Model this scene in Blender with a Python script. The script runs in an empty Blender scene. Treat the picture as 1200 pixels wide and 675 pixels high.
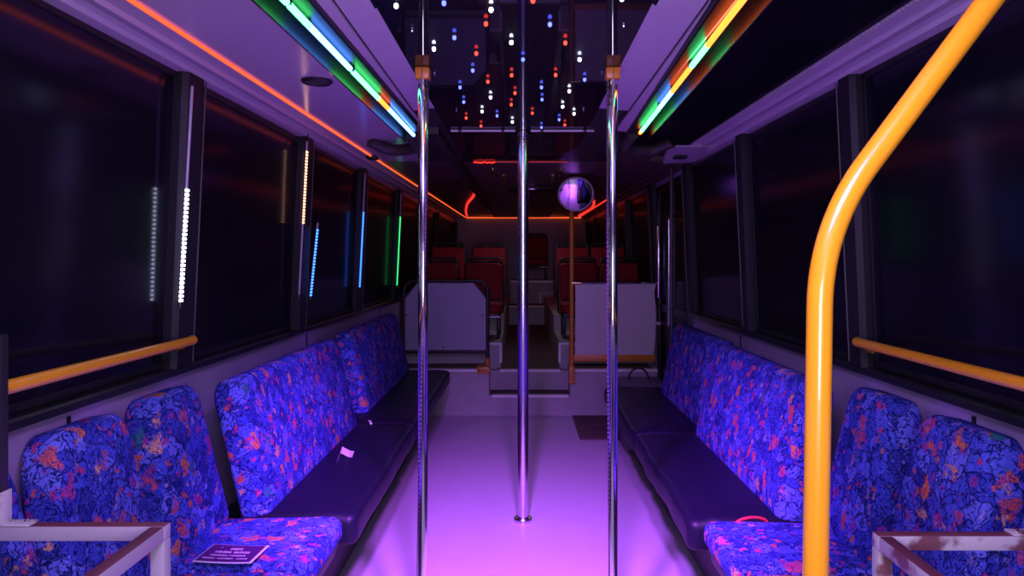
import bpy, bmesh, math, random
from mathutils import Vector, Matrix
random.seed(7)
V = Vector
PI = math.pi
C = bpy.context.scene.collection
sc = bpy.context.scene

# ------------------------------------------------------------------ materials
def newmat(name):
    m = bpy.data.materials.new(name); m.use_nodes = True
    return m, m.node_tree.nodes, m.node_tree.links, m.node_tree.nodes['Principled BSDF']

def pm(name, col, rough=.5, metal=0., bump=0., bscale=60., var=0., vscale=6., spec=.5, coat=0.):
    m, N, L, b = newmat(name)
    b.inputs['Base Color'].default_value = (*col, 1)
    b.inputs['Roughness'].default_value = rough
    b.inputs['Metallic'].default_value = metal
    b.inputs['Specular IOR Level'].default_value = spec
    b.inputs['Coat Weight'].default_value = coat
    tc = N.new('ShaderNodeTexCoord')
    if var > 0:
        n = N.new('ShaderNodeTexNoise'); n.inputs['Scale'].default_value = vscale; n.inputs['Detail'].default_value = 4
        L.new(tc.outputs['Object'], n.inputs['Vector'])
        mx = N.new('ShaderNodeMix'); mx.data_type = 'RGBA'
        mx.inputs[6].default_value = (*[c * (1 - var) for c in col], 1)
        mx.inputs[7].default_value = (*[min(1, c * (1 + var)) for c in col], 1)
        L.new(n.outputs['Fac'], mx.inputs[0]); L.new(mx.outputs[2], b.inputs['Base Color'])
    if bump > 0:
        n = N.new('ShaderNodeTexNoise'); n.inputs['Scale'].default_value = bscale; n.inputs['Detail'].default_value = 3
        L.new(tc.outputs['Object'], n.inputs['Vector'])
        bp = N.new('ShaderNodeBump'); bp.inputs['Strength'].default_value = bump; bp.inputs['Distance'].default_value = .004
        L.new(n.outputs['Fac'], bp.inputs['Height']); L.new(bp.outputs['Normal'], b.inputs['Normal'])
    return m

def half_mirror(name, refl, rough):
    """dark sheet that returns a fixed share of the light falling on it"""
    m, N, L, b = newmat(name)
    b.inputs['Base Color'].default_value = (.004, .004, .007, 1); b.inputs['Roughness'].default_value = .6; b.inputs['Specular IOR Level'].default_value = .05
    g = N.new('ShaderNodeBsdfGlossy'); g.inputs['Color'].default_value = (*refl, 1); g.inputs['Roughness'].default_value = rough
    a = N.new('ShaderNodeAddShader'); L.new(b.outputs[0], a.inputs[0]); L.new(g.outputs[0], a.inputs[1])
    L.new(a.outputs[0], N['Material Output'].inputs['Surface'])
    return m

def emit(name, col, s):
    m, N, L, b = newmat(name)
    b.inputs['Base Color'].default_value = (*[c * .3 for c in col], 1)
    b.inputs['Emission Color'].default_value = (*col, 1)
    b.inputs['Emission Strength'].default_value = s
    b.inputs['Roughness'].default_value = .4
    return m

def fabric_mat():
    m, N, L, b = newmat('patterned moquette')
    tc = N.new('ShaderNodeTexCoord'); oi = N.new('ShaderNodeObjectInfo')
    sc_ = N.new('ShaderNodeVectorMath'); sc_.operation = 'SCALE'; sc_.inputs['Scale'].default_value = 7.3
    comb = N.new('ShaderNodeCombineXYZ')
    for k in range(3): L.new(oi.outputs['Random'], comb.inputs[k])
    L.new(comb.outputs[0], sc_.inputs[0])
    add = N.new('ShaderNodeVectorMath'); L.new(tc.outputs['Object'], add.inputs[0]); L.new(sc_.outputs[0], add.inputs[1])
    base = add.outputs[0]
    def warp(scale, amt, detail=2):
        n = N.new('ShaderNodeTexNoise'); n.inputs['Scale'].default_value = scale; n.inputs['Detail'].default_value = detail
        L.new(base, n.inputs['Vector'])
        s = N.new('ShaderNodeVectorMath'); s.operation = 'SUBTRACT'; s.inputs[1].default_value = (.5, .5, .5)
        L.new(n.outputs['Color'], s.inputs[0])
        k = N.new('ShaderNodeVectorMath'); k.operation = 'SCALE'; k.inputs['Scale'].default_value = amt
        L.new(s.outputs[0], k.inputs[0])
        a = N.new('ShaderNodeVectorMath'); L.new(base, a.inputs[0]); L.new(k.outputs[0], a.inputs[1])
        return a.outputs[0]
    def ramp(fac, stops, const=False):
        r = N.new('ShaderNodeValToRGB'); e = r.color_ramp.elements
        if const: r.color_ramp.interpolation = 'CONSTANT'
        while len(e) < len(stops): e.new(.5)
        for i, (p, c) in enumerate(stops):
            e[i].position = p; e[i].color = (*c, 1) if len(c) == 3 else c
        L.new(fac, r.inputs[0]); return r.outputs[0]
    def mix(f, a, bb):
        x = N.new('ShaderNodeMix'); x.data_type = 'RGBA'
        L.new(f, x.inputs[0])
        if isinstance(a, tuple): x.inputs[6].default_value = (*a, 1)
        else: L.new(a, x.inputs[6])
        if isinstance(bb, tuple): x.inputs[7].default_value = (*bb, 1)
        else: L.new(bb, x.inputs[7])
        return x.outputs[2]
    def math_(op, a, bb):
        x = N.new('ShaderNodeMath'); x.operation = op
        L.new(a, x.inputs[0])
        if isinstance(bb, (int, float)): x.inputs[1].default_value = bb
        else: L.new(bb, x.inputs[1])
        return x.outputs[0]
    W, K = (1, 1, 1), (0, 0, 0)
    # blue ground in irregular blocks
    v = N.new('ShaderNodeTexVoronoi'); v.inputs['Scale'].default_value = 19; L.new(warp(14, .07), v.inputs['Vector'])
    sx = N.new('ShaderNodeSeparateColor'); L.new(v.outputs['Color'], sx.inputs[0])
    col = ramp(sx.outputs[0], [(0, (.016, .02, .22)), (.2, (.03, .045, .44)), (.45, (.05, .075, .56)), (.7, (.07, .10, .66)), (.92, (.14, .16, .74))])
    # block outlines
    ve = N.new('ShaderNodeTexVoronoi'); ve.feature = 'DISTANCE_TO_EDGE'; ve.inputs['Scale'].default_value = 19; L.new(warp(14, .07), ve.inputs['Vector'])
    col = mix(ramp(ve.outputs['Distance'], [(.015, W), (.045, K)]), col, (.010, .012, .14))
    # dark and pale scribbles
    n1 = N.new('ShaderNodeTexNoise'); n1.inputs['Scale'].default_value = 34; n1.inputs['Detail'].default_value = 1; n1.inputs['Distortion'].default_value = 1.6
    L.new(base, n1.inputs['Vector'])
    col = mix(ramp(n1.outputs['Fac'], [(.42, K), (.46, W), (.5, W), (.54, K)]), col, (.008, .01, .12))
    n2 = N.new('ShaderNodeTexNoise'); n2.inputs['Scale'].default_value = 40; n2.inputs['Detail'].default_value = 0; n2.inputs['Distortion'].default_value = 2.2
    L.new(warp(5, .3), n2.inputs['Vector'])
    col = mix(ramp(n2.outputs['Fac'], [(.565, K), (.59, (.75, .75, .75)), (.6, (.75, .75, .75)), (.625, K)]), col, (.2, .22, .85))
    # bright motifs
    for scale, wsc, wam, thr, keep, stops in (
        (15, 22, .10, .31, .52, [(0, (.58, .10, .17)), (.2, (.66, .20, .06)), (.42, (.62, .32, .2)), (.58, (.40, .05, .26)), (.76, (.62, .12, .10)), (.88, (.02, .2, .2))]),
        (30, 40, .055, .29, .50, [(0, (.52, .05, .17)), (.25, (.62, .12, .06)), (.5, (.32, .04, .32)), (.7, (.6, .34, .24)), (.85, (.3, .28, .75))])):
        vm = N.new('ShaderNodeTexVoronoi'); vm.inputs['Scale'].default_value = scale; L.new(warp(wsc, wam, 3), vm.inputs['Vector'])
        s2 = N.new('ShaderNodeSeparateColor'); L.new(vm.outputs['Color'], s2.inputs[0])
        f = math_('MULTIPLY', ramp(vm.outputs['Distance'], [(thr - .04, W), (thr + .09, K)]), math_('GREATER_THAN', s2.outputs[1], keep))
        mc = ramp(s2.outputs[2], stops, True)
        n3 = N.new('ShaderNodeTexNoise'); n3.inputs['Scale'].default_value = 75; n3.inputs['Distortion'].default_value = 1.2; L.new(base, n3.inputs['Vector'])
        mc = mix(ramp(n3.outputs['Fac'], [(.44, K), (.48, W), (.52, W), (.55, K)]), mc, (.06, .02, .25))
        col = mix(f, col, mc)
    L.new(col, b.inputs['Base Color'])
    b.inputs['Roughness'].default_value = .95
    b.inputs['Specular IOR Level'].default_value = .15
    nb = N.new('ShaderNodeTexNoise'); nb.inputs['Scale'].default_value = 400; L.new(base, nb.inputs['Vector'])
    bp = N.new('ShaderNodeBump'); bp.inputs['Strength'].default_value = .25; bp.inputs['Distance'].default_value = .002
    L.new(nb.outputs['Fac'], bp.inputs['Height']); L.new(bp.outputs['Normal'], b.inputs['Normal'])
    return m

M = dict(
    fabric=fabric_mat(),
    vinyl=pm('black vinyl', (.007, .005, .020), .45, spec=.22, bump=.25, bscale=14),
    plinth=pm('dark plinth', (.03, .03, .035), .6, bump=.1),
    floor=pm('grey vinyl floor', (.52, .47, .57), .38, var=.06, vscale=9, bump=.05, bscale=220),
    step=pm('grey step vinyl', (.36, .34, .37), .5, var=.12, vscale=14, bump=.08, bscale=200),
    nosing=pm('pale step edge', (.75, .73, .75), .35, var=.05),
    brown=pm('brown rubber tread', (.085, .05, .055), .7, var=.2, vscale=30, bump=.2, bscale=120),
    wall=pm('lavender grey laminate', (.42, .31, .56), .5, var=.04, vscale=4),
    cove=pm('pale plastic trim', (.55, .50, .58), .42),
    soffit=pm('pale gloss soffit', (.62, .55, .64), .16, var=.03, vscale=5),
    black_gloss=half_mirror('black gloss panel', (.05, .05, .06), .12),
    ceiling=half_mirror('black mirror acrylic', (.17, .16, .19), .02),
    rear_ceiling=pm('dull rear ceiling', (.12, .07, .08), .35),  # reddish tint stands in for LED glow and red seat reflections
    rear_wall=pm('grey rear wall', (.30, .28, .31), .5, var=.05),
    glass=half_mirror('dark tinted glass', (.06, .06, .08), .13),
    rubber=pm('black rubber', (.010, .010, .012), .55),
    frame=pm('dark grey pillar', (.014, .014, .017), .5, var=.15, vscale=8, spec=.3),
    edge=pm('worn alloy edge', (.07, .07, .075), .5),
    sill=pm('black sill', (.016, .015, .02), .35),
    chrome=pm('chrome', (.85, .84, .87), .09, metal=1),
    steel=pm('brushed steel', (.72, .68, .76), .22, metal=1, var=.05, vscale=40),
    yellow=pm('yellow orange enamel', (.88, .40, .010), .28, coat=.4),
    dull_yellow=pm('old orange enamel', (.62, .22, .02), .38, var=.12, vscale=20),
    panel_grey=pm('blue grey panel', (.30, .29, .42), .45, var=.05, vscale=6),
    panel_white=pm('scuffed white panel', (.60, .54, .60), .33, var=.05, vscale=3),
    red=pm('dark red seat vinyl', (.25, .006, .014), .6, var=.1, vscale=12, spec=.2),
    dark=pm('black plastic', (.012, .012, .014), .45),
    worn=None,
    box=pm('grey plastic box', (.13, .13, .17), .5),
    hose=pm('dark ribbed hose', (.05, .04, .04), .5),
    brass=pm('brass', (.8, .6, .3), .25, metal=1),
    mirror=pm('mirror glass', (.85, .85, .88), .03, metal=1),
    rim=pm('pale rim', (.55, .5, .55), .4),
    red_plastic=pm('red webbing', (.7, .03, .05), .6),
    paper=pm('white paper', (.85, .82, .85), .6),
    purple_print=pm('purple print', (.085, .012, .13), .4),
    print_white=pm('pale print', (.8, .55, .8), .5),
    clear=pm('milky tube', (.42, .36, .46), .2),
    lens=pm('unlit led lens and reflection bead', (.08, .06, .09), .3),
)
def worn_mat():
    m, N, L, b = newmat('chipped painted steel')
    tc = N.new('ShaderNodeTexCoord')
    n = N.new('ShaderNodeTexNoise'); n.inputs['Scale'].default_value = 16; n.inputs['Detail'].default_value = 6
    L.new(tc.outputs['Object'], n.inputs['Vector'])
    r = N.new('ShaderNodeValToRGB'); e = r.color_ramp.elements
    e[0].position = .5; e[0].color = (.5, .49, .48, 1); e[1].position = .6; e[1].color = (.16, .06, .07, 1)
    L.new(n.outputs['Fac'], r.inputs[0]); L.new(r.outputs[0], b.inputs['Base Color'])
    b.inputs['Roughness'].default_value = .55
    return m
M['worn'] = worn_mat()
M['worn_clean'] = pm('grey tube paint', (.40, .38, .40), .5, var=.12, vscale=12)
M['worn_top'] = pm('maroon tube paint', (.17, .05, .075), .45, var=.3, vscale=25)
M['orange_led'] = emit('orange led', (1, .105, .02), 1.7)
M['red_led'] = emit('red led', (1, .035, .025), 1.2)
M['bar_led'] = emit('pale red led', (.8, .06, .06), .25)
E_ = {
    'white': emit('white led', (.8, .88, 1), 6), 'warm': emit('warm led', (1, .5, .24), 3.5), 'blue': emit('blue led', (.03, .18, 1), 4.5),
    'green': emit('green led', (.04, 1, .22), 2.4),
    'bulb_white': emit('white bulb', (.85, .92, 1), 6), 'bulb_red': emit('red bulb', (1, .05, .025), 3.2), 'bulb_blue': emit('blue bulb', (.10, .13, 1), 4),
    'tube_green': emit('green tube light', (.08, 1, .24), 8), 'tube_blue': emit('blue tube light', (.09, .28, 1), 10), 'tube_red': emit('red tube light', (1, .14, .015), 6),
}

# ------------------------------------------------------------------ mesh helpers
def quad(bm, vs):
    return bm.faces.new([bm.verts.new(v) for v in vs])

def prism(bm, pts, vec):
    """closed polygon pts (3-D) extruded by vec"""
    a = [bm.verts.new(V(p)) for p in pts]; b = [bm.verts.new(V(p) + V(vec)) for p in pts]
    n = len(a)
    bm.faces.new(a[::-1]); bm.faces.new(b)
    for i in range(n): bm.faces.new((a[i], a[(i + 1) % n], b[(i + 1) % n], b[i]))

def box(bm, lo, hi, bev=0., seg=2):
    t = bmesh.new()
    bmesh.ops.create_cube(t, size=1)
    lo, hi = V(lo), V(hi); c = (lo + hi) / 2; s = hi - lo
    for v in t.verts: v.co = V((v.co.x * s.x + c.x, v.co.y * s.y + c.y, v.co.z * s.z + c.z))
    if bev > 0:
        bmesh.ops.bevel(t, geom=t.edges[:], offset=min(bev, min(abs(x) for x in s) * .45), segments=seg, affect='EDGES', profile=.5)
    merge(bm, t)

def merge(bm, t, mat=None):
    mp = {}
    for v in t.verts: mp[v] = bm.verts.new(mat @ v.co if mat is not None else v.co)
    for f in t.faces:
        try:
            g = bm.faces.new([mp[v] for v in f.verts]); g.material_index = f.material_index
        except ValueError: pass
    t.free()

def tube(bm, pts, r, seg=14, cap=True, closed=False):
    pts = [V(p) for p in pts]; n = len(pts); rings = []
    rs = r if isinstance(r, (list, tuple)) else [r] * n
    up = None
    for i in range(n):
        if closed: d = (pts[(i + 1) % n] - pts[i - 1]).normalized()
        else: d = (pts[min(i + 1, n - 1)] - pts[max(i - 1, 0)]).normalized()
        if up is None:
            up = d.orthogonal().normalized()
        else:
            up = (up - d * up.dot(d)).normalized()
        s = d.cross(up)
        rings.append([bm.verts.new(pts[i] + (up * math.cos(2 * PI * k / seg) + s * math.sin(2 * PI * k / seg)) * rs[i]) for k in range(seg)])
    m = n if closed else n - 1
    for i in range(m):
        a, b = rings[i], rings[(i + 1) % n]
        for k in range(seg): bm.faces.new((a[k], a[(k + 1) % seg], b[(k + 1) % seg], b[k]))
    if cap and not closed:
        bm.faces.new(rings[0][::-1]); bm.faces.new(rings[-1])

def arc(pts, r, n=6):
    """polyline with its inner corners rounded"""
    pts = [V(p) for p in pts]; out = [pts[0]]
    for i in range(1, len(pts) - 1):
        a, b, c = pts[i - 1], pts[i], pts[i + 1]
        d1 = (a - b); d2 = (c - b)
        k = min(r, d1.length * .48, d2.length * .48)
        p, q = b + d1.normalized() * k, b + d2.normalized() * k
        for j in range(n + 1):
            t = j / n
            out.append(p * (1 - t) ** 2 + b * 2 * t * (1 - t) + q * t * t)
    out.append(pts[-1]); return out

def lathe(bm, prof, origin, axis=(0, 0, 1), seg=24):
    """prof: (radius, height) list"""
    ax = V(axis).normalized(); u = ax.orthogonal().normalized(); w = ax.cross(u); o = V(origin)
    rings = []
    for r, h in prof:
        if r < 1e-6: rings.append([bm.verts.new(o + ax * h)])
        else: rings.append([bm.verts.new(o + ax * h + (u * math.cos(2 * PI * k / seg) + w * math.sin(2 * PI * k / seg)) * r) for k in range(seg)])
    for a, b in zip(rings, rings[1:]):
        for k in range(seg):
            k2 = (k + 1) % seg
            if len(a) == 1 and len(b) == 1: continue
            if len(a) == 1: bm.faces.new((a[0], b[k2], b[k]))
            elif len(b) == 1: bm.faces.new((a[k], a[k2], b[0]))
            else: bm.faces.new((a[k], a[k2], b[k2], b[k]))

def rrect(w, h, rt, rb, n=6, taper=1.):
    """rounded rectangle, base centred on u=0, v from 0 to h"""
    out = []
    for cx, cy, r, a0 in ((w / 2, 0, rb, -90), (w / 2, h, rt, 0), (-w / 2, h, rt, 90), (-w / 2, 0, rb, 180)):
        r = max(r, .001)
        ox = cx - math.copysign(r, cx); oy = r if cy == 0 else cy - r
        for j in range(n + 1):
            a = math.radians(a0 + 90 * j / n)
            out.append((ox + r * math.cos(a), oy + r * math.sin(a)))
    return [(u * (1 + (taper - 1) * max(0, v / h)), v) for u, v in out]

def pad(bm, w, h, t, rt, rb, edge, crown, mat, taper=1., back_edge=None):
    """upholstered slab: local u across, v up, n out of the face; mat maps (u, n, v) to the world"""
    be = edge * .6 if back_edge is None else back_edge
    steps = []
    for j in range(4): a = PI / 2 * j / 3; steps.append((be * (1 - math.sin(a)), be * (1 - math.cos(a))))
    for j in range(6): a = PI / 2 * j / 5; steps.append((edge * (1 - math.cos(a)), t - edge + edge * math.sin(a)))
    m = min(w, h)
    for k in (.12, .25, .4): steps.append((edge + (m / 2 - edge) * k * 1.6, t + crown * (1 - (1 - k * 1.6 / .64 * .64) ** 2)))
    rings = []
    for off, n in steps:
        pts = rrect(w - 2 * off, h - 2 * off, max(rt - off, .004), max(rb - off, .004), taper=taper)
        rings.append([bm.verts.new(mat @ V((u, n, v + off))) for u, v in pts])
    for a, b in zip(rings, rings[1:]):
        for k in range(len(a)):
            k2 = (k + 1) % len(a)
            bm.faces.new((a[k], a[k2], b[k2], b[k]))
    bm.faces.new(rings[0][::-1]); bm.faces.new(rings[-1])

def basis(o, u, n, v):
    """matrix taking (u, n, v) local coordinates to the world"""
    u, n, v = V(u).normalized(), V(n).normalized(), V(v).normalized()
    return Matrix(((u.x, n.x, v.x, o[0]), (u.y, n.y, v.y, o[1]), (u.z, n.z, v.z, o[2]), (0, 0, 0, 1)))

def obj(name, bm, mat, parent=None, smooth=True, origin=None):
    """links bm (world coordinates) as ONE mesh object, kept relative to its parent thing"""
    me = bpy.data.meshes.new(name)
    bmesh.ops.recalc_face_normals(bm, faces=bm.faces[:])
    o = bpy.data.objects.new(name, me); C.objects.link(o)
    base = V((0, 0, 0))
    p = parent
    while p is not None: base = base + V(p.location); p = p.parent
    if parent is None and origin is not None:
        base = V(origin); o.location = origin
    for v in bm.verts: v.co = v.co - base
    bm.to_mesh(me); bm.free()
    for mm in (mat if isinstance(mat, list) else [mat]): me.materials.append(mm)
    if smooth:
        me.polygons.foreach_set('use_smooth', [True] * len(me.polygons))
        try: me.set_sharp_from_angle(angle=math.radians(38))
        except Exception: pass
    if parent is not None: o.parent = parent
    return o

def thing(name, label, cat, loc, group=None):
    o = bpy.data.objects.new(name, None); C.objects.link(o); o.location = loc; o.empty_display_size = .05
    tag(o, label, cat, group); return o
def tag(o, label, cat, group=None):
    o['label'] = label; o['category'] = cat
    if group: o['group'] = group
    return o
def struct(name, bm, mat, parent=None, smooth=False):
    o = obj(name, bm, mat, parent, smooth)
    if parent is None: o['kind'] = 'structure'
    return o
def dup(root, loc, label, group=None):
    r = root.copy(); C.objects.link(r); r.location = loc; r['label'] = label
    if group: r['group'] = group
    for ch in list(root.children):
        c = ch.copy(); C.objects.link(c); c.parent = r
        for g in ch.children:
            d = g.copy(); C.objects.link(d); d.parent = c
    return r
B = bmesh.new
ORD = ['first', 'second', 'third', 'fourth', 'fifth', 'sixth', 'seventh', 'eighth', 'ninth', 'tenth', 'eleventh', 'twelfth', 'thirteenth', 'fourteenth', 'fifteenth', 'sixteenth']

# ------------------------------------------------------------------ the bus shell
Y0, Y1 = -1.3, 12.2          # front and rear of the saloon
WX = 1.15                    # half width at the sill
ZS, ZT = .915, 1.905         # sill and window head
XT = 1.107                   # half width at the window head
def wx(z): return WX - (WX - XT) * (z - ZS) / (ZT - ZS)
def zc(y): return 1.918 + .008 * (y - 1.7)
def zr(y): return 1.97 + .004 * (y - 4.7)

bm = B(); box(bm, (-1.3, Y0, -.05), (1.3, 6.04, 0)); struct('floor', bm, M['floor'])

for s, nm in ((-1, 'left'), (1, 'right')):
    bm = B()
    ya, yb = Y0, Y1
    if s > 0: yb = 4.86
    box(bm, (min(s * WX, s * 1.22), ya, 0), (max(s * WX, s * 1.22), yb, ZS))
    if s > 0: box(bm, (WX, 6.06, 0), (1.22, Y1, ZS))
    # panel above the window heads
    box(bm, (min(s * 1.125, s * 1.22), Y0, 1.90), (max(s * 1.125, s * 1.22), Y1, 2.12))
    struct('wall_' + nm, bm, M['wall'])
    # black sill ledge
    bm = B()
    pts = [(s * 1.118, ZS + .008), (s * 1.118, ZS + .026), (s * 1.124, ZS + .032), (s * 1.2, ZS + .036), (s * 1.2, ZS + .008), (s * 1.16, ZS), (s * 1.145, ZS)]
    prism(bm, [(x, Y0, z) for x, z in pts], (0, (Y1 if s < 0 else 4.86) - Y0, 0))
    if s > 0: prism(bm, [(x, 6.06, z) for x, z in pts], (0, Y1 - 6.06, 0))
    struct('trim_1' if s < 0 else 'trim_2', bm, M['sill'])
    # seams of the side panels
    bm = B()
    for y in ((-.2, 1.84, 3.88, 5.9) if s < 0 else (-.2, 1.84, 3.8)):
        box(bm, (min(s * 1.1465, s * 1.152), y - .007, .02), (max(s * 1.1465, s * 1.152), y + .007, ZS - .013))
    struct('trim_3' if s < 0 else 'trim_4', bm, M['rubber'])
bm = B(); box(bm, (-1.3, Y1, 0), (1.3, Y1 + .06, 2.2)); struct('wall_rear', bm, M['rear_wall'])
bm = B(); box(bm, (-1.3, Y0 - .06, 0), (1.3, Y0, 2.2)); struct('wall_front', bm, M['wall'])

# pillars and windows
LP = [-.95, .95, 2.40, 3.69, 5.02, 6.50, 8.0, 9.5, 12.1]
RP = [-.95, .95, 2.42, 3.60, 4.80, 6.12, 7.5, 9.2, 10.8, 12.1]
nt = 5; nw = 1
for s, ys in ((-1, LP), (1, RP)):
    for y in ys:
        bm = B()
        pw = .066 if s < 0 else .052
        a = [(s * (WX - .036), y - pw + .012, ZS + .03), (s * (WX - .036), y + pw - .012, ZS + .03), (s * (WX - .018), y + pw, ZS + .03), (s * (WX + .03), y + pw, ZS + .03), (s * (WX + .03), y - pw, ZS + .03), (s * (WX - .018), y - pw, ZS + .03)]
        prism(bm, a, (s * (wx(ZT) - wx(ZS + .03) ) * 1.0, 0, ZT - ZS - .015))
        p = struct('trim_%d' % nt, bm, M['frame']); nt += 1
        bm = B()
        tube(bm, [(s * (WX - .036), y + pw - .008, ZS + .04), (s * (wx(ZT) - .038), y + pw - .008, ZT - .005)], .0028, 6)
        obj('edge_strip', bm, M['edge'], p)
    for ya, yb in zip(ys, ys[1:]):
        if s > 0 and ya == 4.80: continue
        bm = B()
        w = .02
        def band(y0, y1, z0, z1, th=.012):
            prism(bm, [(s * (wx(z0) + .002), y0, z0), (s * (wx(z0) + .002), y1, z0), (s * (wx(z1) + .002), y1, z1), (s * (wx(z1) + .002), y0, z1)], (s * th, 0, 0))
        ya2, yb2 = ya + .05, yb - .05
        z0, z1 = ZS + .037, ZT
        band(ya2, yb2, z0, z0 + w); band(ya2, yb2, z1 - w, z1); band(ya2, ya2 + w, z0, z1); band(yb2 - w, yb2, z0, z1)
        f = struct('window_%d' % nw, bm, M['rubber']); nw += 1
        bm = B()
        prism(bm, [(s * (wx(z0) + .007), ya2 + .01, z0), (s * (wx(z0) + .007), yb2 - .01, z0), (s * (wx(z1) + .007), yb2 - .01, z1), (s * (wx(z1) + .007), ya2 + .01, z1)], (s * .006, 0, 0))
        obj('pane', bm, M['glass'], f, smooth=False)

# coving along the window heads: stepped plastic moulding, then a soffit
def sweep(prof, ys, mat, name, s, parent=None, close=True):
    """prof: (x, dz) list swept along y following the ceiling's slope"""
    bm = B(); rings = []
    for y in ys:
        rings.append([bm.verts.new((s * x, y, zc(y) + z)) for x, z in prof])
    for a, b in zip(rings, rings[1:]):
        for i in range(len(prof)):
            j = (i + 1) % len(prof)
            bm.faces.new((a[i], a[j], b[j], b[i]))
    bm.faces.new(rings[0]); bm.faces.new(rings[-1][::-1])
    return struct(name, bm, mat, parent, True)
cove_prof = [(1.14, -.012), (1.112, -.018), (1.072, -.016), (1.066, -.004), (1.045, .002), (1.034, -.006), (1.008, -.008), (1.000, .004), (.965, .008), (.957, .0), (.944, .0), (.94, .014), (.94, .08), (1.14, .08)]
sweep(cove_prof, [Y0, Y1], M['cove'], 'trim_%d' % nt, -1); nt += 1
sweep(cove_prof, [Y0, 4.55], M['cove'], 'trim_%d' % nt, 1); nt += 1
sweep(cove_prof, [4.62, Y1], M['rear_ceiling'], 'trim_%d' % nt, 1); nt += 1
# coving end plate with its square hole, over the door
bm = B()
zz = zc(4.4)
prism(bm, [(.82, 4.05, zz - .012), (1.07, 4.05, zz - .012), (1.09, 4.55, zz - .03), (.90, 4.62, zz - .03)], (0, 0, .03))
p = struct('trim_%d' % nt, bm, M['cove']); nt += 1
bm = B(); box(bm, (.915, 4.30, zz - .034), (.985, 4.39, zz - .016)); obj('square_hole', bm, M['rubber'], p)

# soffits
def sheet(name, pts, th, mat):
    bm = B(); prism(bm, pts, (0, 0, th)); return struct(name, bm, mat)
def soff(name, s, xa, xb, ya, yb, mat, da=0, db=0):
    sheet(name, [(s * xa, ya, zc(ya) + da), (s * xb, ya, zc(ya) + db), (s * xb, yb, zc(yb) + db), (s * xa, yb, zc(yb) + da)], .03, mat)
soff('ceiling_side', -1, .94, .60, Y0, 4.75, M['soffit'])
soff('ceiling_side', 1, .94, .60, Y0, 4.05, M['black_gloss'])
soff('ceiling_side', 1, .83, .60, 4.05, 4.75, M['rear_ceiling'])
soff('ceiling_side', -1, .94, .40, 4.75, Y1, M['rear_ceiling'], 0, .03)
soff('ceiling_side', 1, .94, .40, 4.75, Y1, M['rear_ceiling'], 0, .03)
# inner sloping panels beside the mirror ceiling; a dark joint runs along each
for s, xm, x1, x2 in ((-1, .355, .455, .515), (1, .315, .452, .515)):
    ye = 3.05
    sheet('ceiling_panel', [(s * xm, Y0, 1.937), (s * (x1 - .004), Y0, 1.925), (s * (x1 - .004), ye, 1.925), (s * xm, ye, 1.937)], .03, M['soffit'])
    sheet('ceiling_panel', [(s * (x1 + .004), Y0, 1.921), (s * x2, Y0, 1.914), (s * x2, 3.5, 1.914), (s * (x1 + .004), 3.5, 1.921)], .03, M['soffit'])
    sheet('trim_%d' % nt, [(s * (x1 - .006), Y0, 1.933), (s * (x1 + .006), Y0, 1.929), (s * (x1 + .006), 3.5, 1.929), (s * (x1 - .006), 3.5, 1.933)], .02, M['rubber']); nt += 1
    # dark band between the panel's end and the rear of the mirror ceiling
    sheet('ceiling_panel', [(s * xm, ye, 1.938), (s * .60, ye, 1.938), (s * .60, 4.75, 1.945), (s * xm, 4.75, 1.938)], .03, M['dark'])

# black mirror ceiling, wider at its front
YM = 4.72
bm = B()
prism(bm, [(-.44, Y0, 1.935), (.40, Y0, 1.935), (.385, 1.88, 1.935), (.325, 1.80, 1.935), (.325, YM, 1.935), (-.365, YM, 1.935), (-.365, 1.83, 1.935), (-.43, 1.93, 1.935)], (0, 0, .02))
struct('ceiling_mirror', bm, M['ceiling'])
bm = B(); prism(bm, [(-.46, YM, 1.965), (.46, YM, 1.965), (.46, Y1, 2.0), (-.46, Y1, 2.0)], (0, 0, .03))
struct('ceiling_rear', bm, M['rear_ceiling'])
for s in (-1, 1):
    if s > 0: continue
    bm = B(); prism(bm, [(s * .40, 3.5, 1.905), (s * .455, 3.5, 1.905), (s * .455, 9.2, 1.95), (s * .40, 9.2, 1.95)], (0, 0, .05))
    struct('trim_%d' % nt, bm, M['dark']); nt += 1

# ---- raised rear: risers, treads, podiums
ZP, ZA = .383, .345
bm = B()
box(bm, (-1.15, 6.04, -.05), (-.27, Y1, ZP)); box(bm, (.405, 6.04, -.05), (1.15, Y1, ZP))
struct('floor_platform', bm, M['step'])
bm = B()
box(bm, (-.27, 6.04, -.05), (.405, 6.27, .168)); box(bm, (-.27, 6.27, -.05), (.405, 10.6, ZA - .004))
struct('floor_steps', bm, M['step'])
bm = B()
box(bm, (-.262, 6.06, .168), (.397, 6.27, .174)); box(bm, (-.20, 6.30, ZA - .004), (.345, 10.6, ZA + .002))
box(bm, (-1.12, 6.075, ZP), (-.30, 6.36, ZP + .005)); box(bm, (.43, 6.075, ZP), (1.1, 6.36, ZP + .005))
struct('floor_tread', bm, M['brown'])
bm = B()
box(bm, (-.245, 6.02, .15), (.395, 6.062, .1745), .004); box(bm, (-.19, 6.262, ZA - .02), (.335, 6.305, ZA + .0045), .004)
box(bm, (-1.12, 6.02, ZP - .018), (-.26, 6.07, ZP + .006), .004); box(bm, (.395, 6.02, ZP - .018), (1.13, 6.07, ZP + .006), .004)
struct('trim_%d' % nt, bm, M['nosing']); nt += 1
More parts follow.
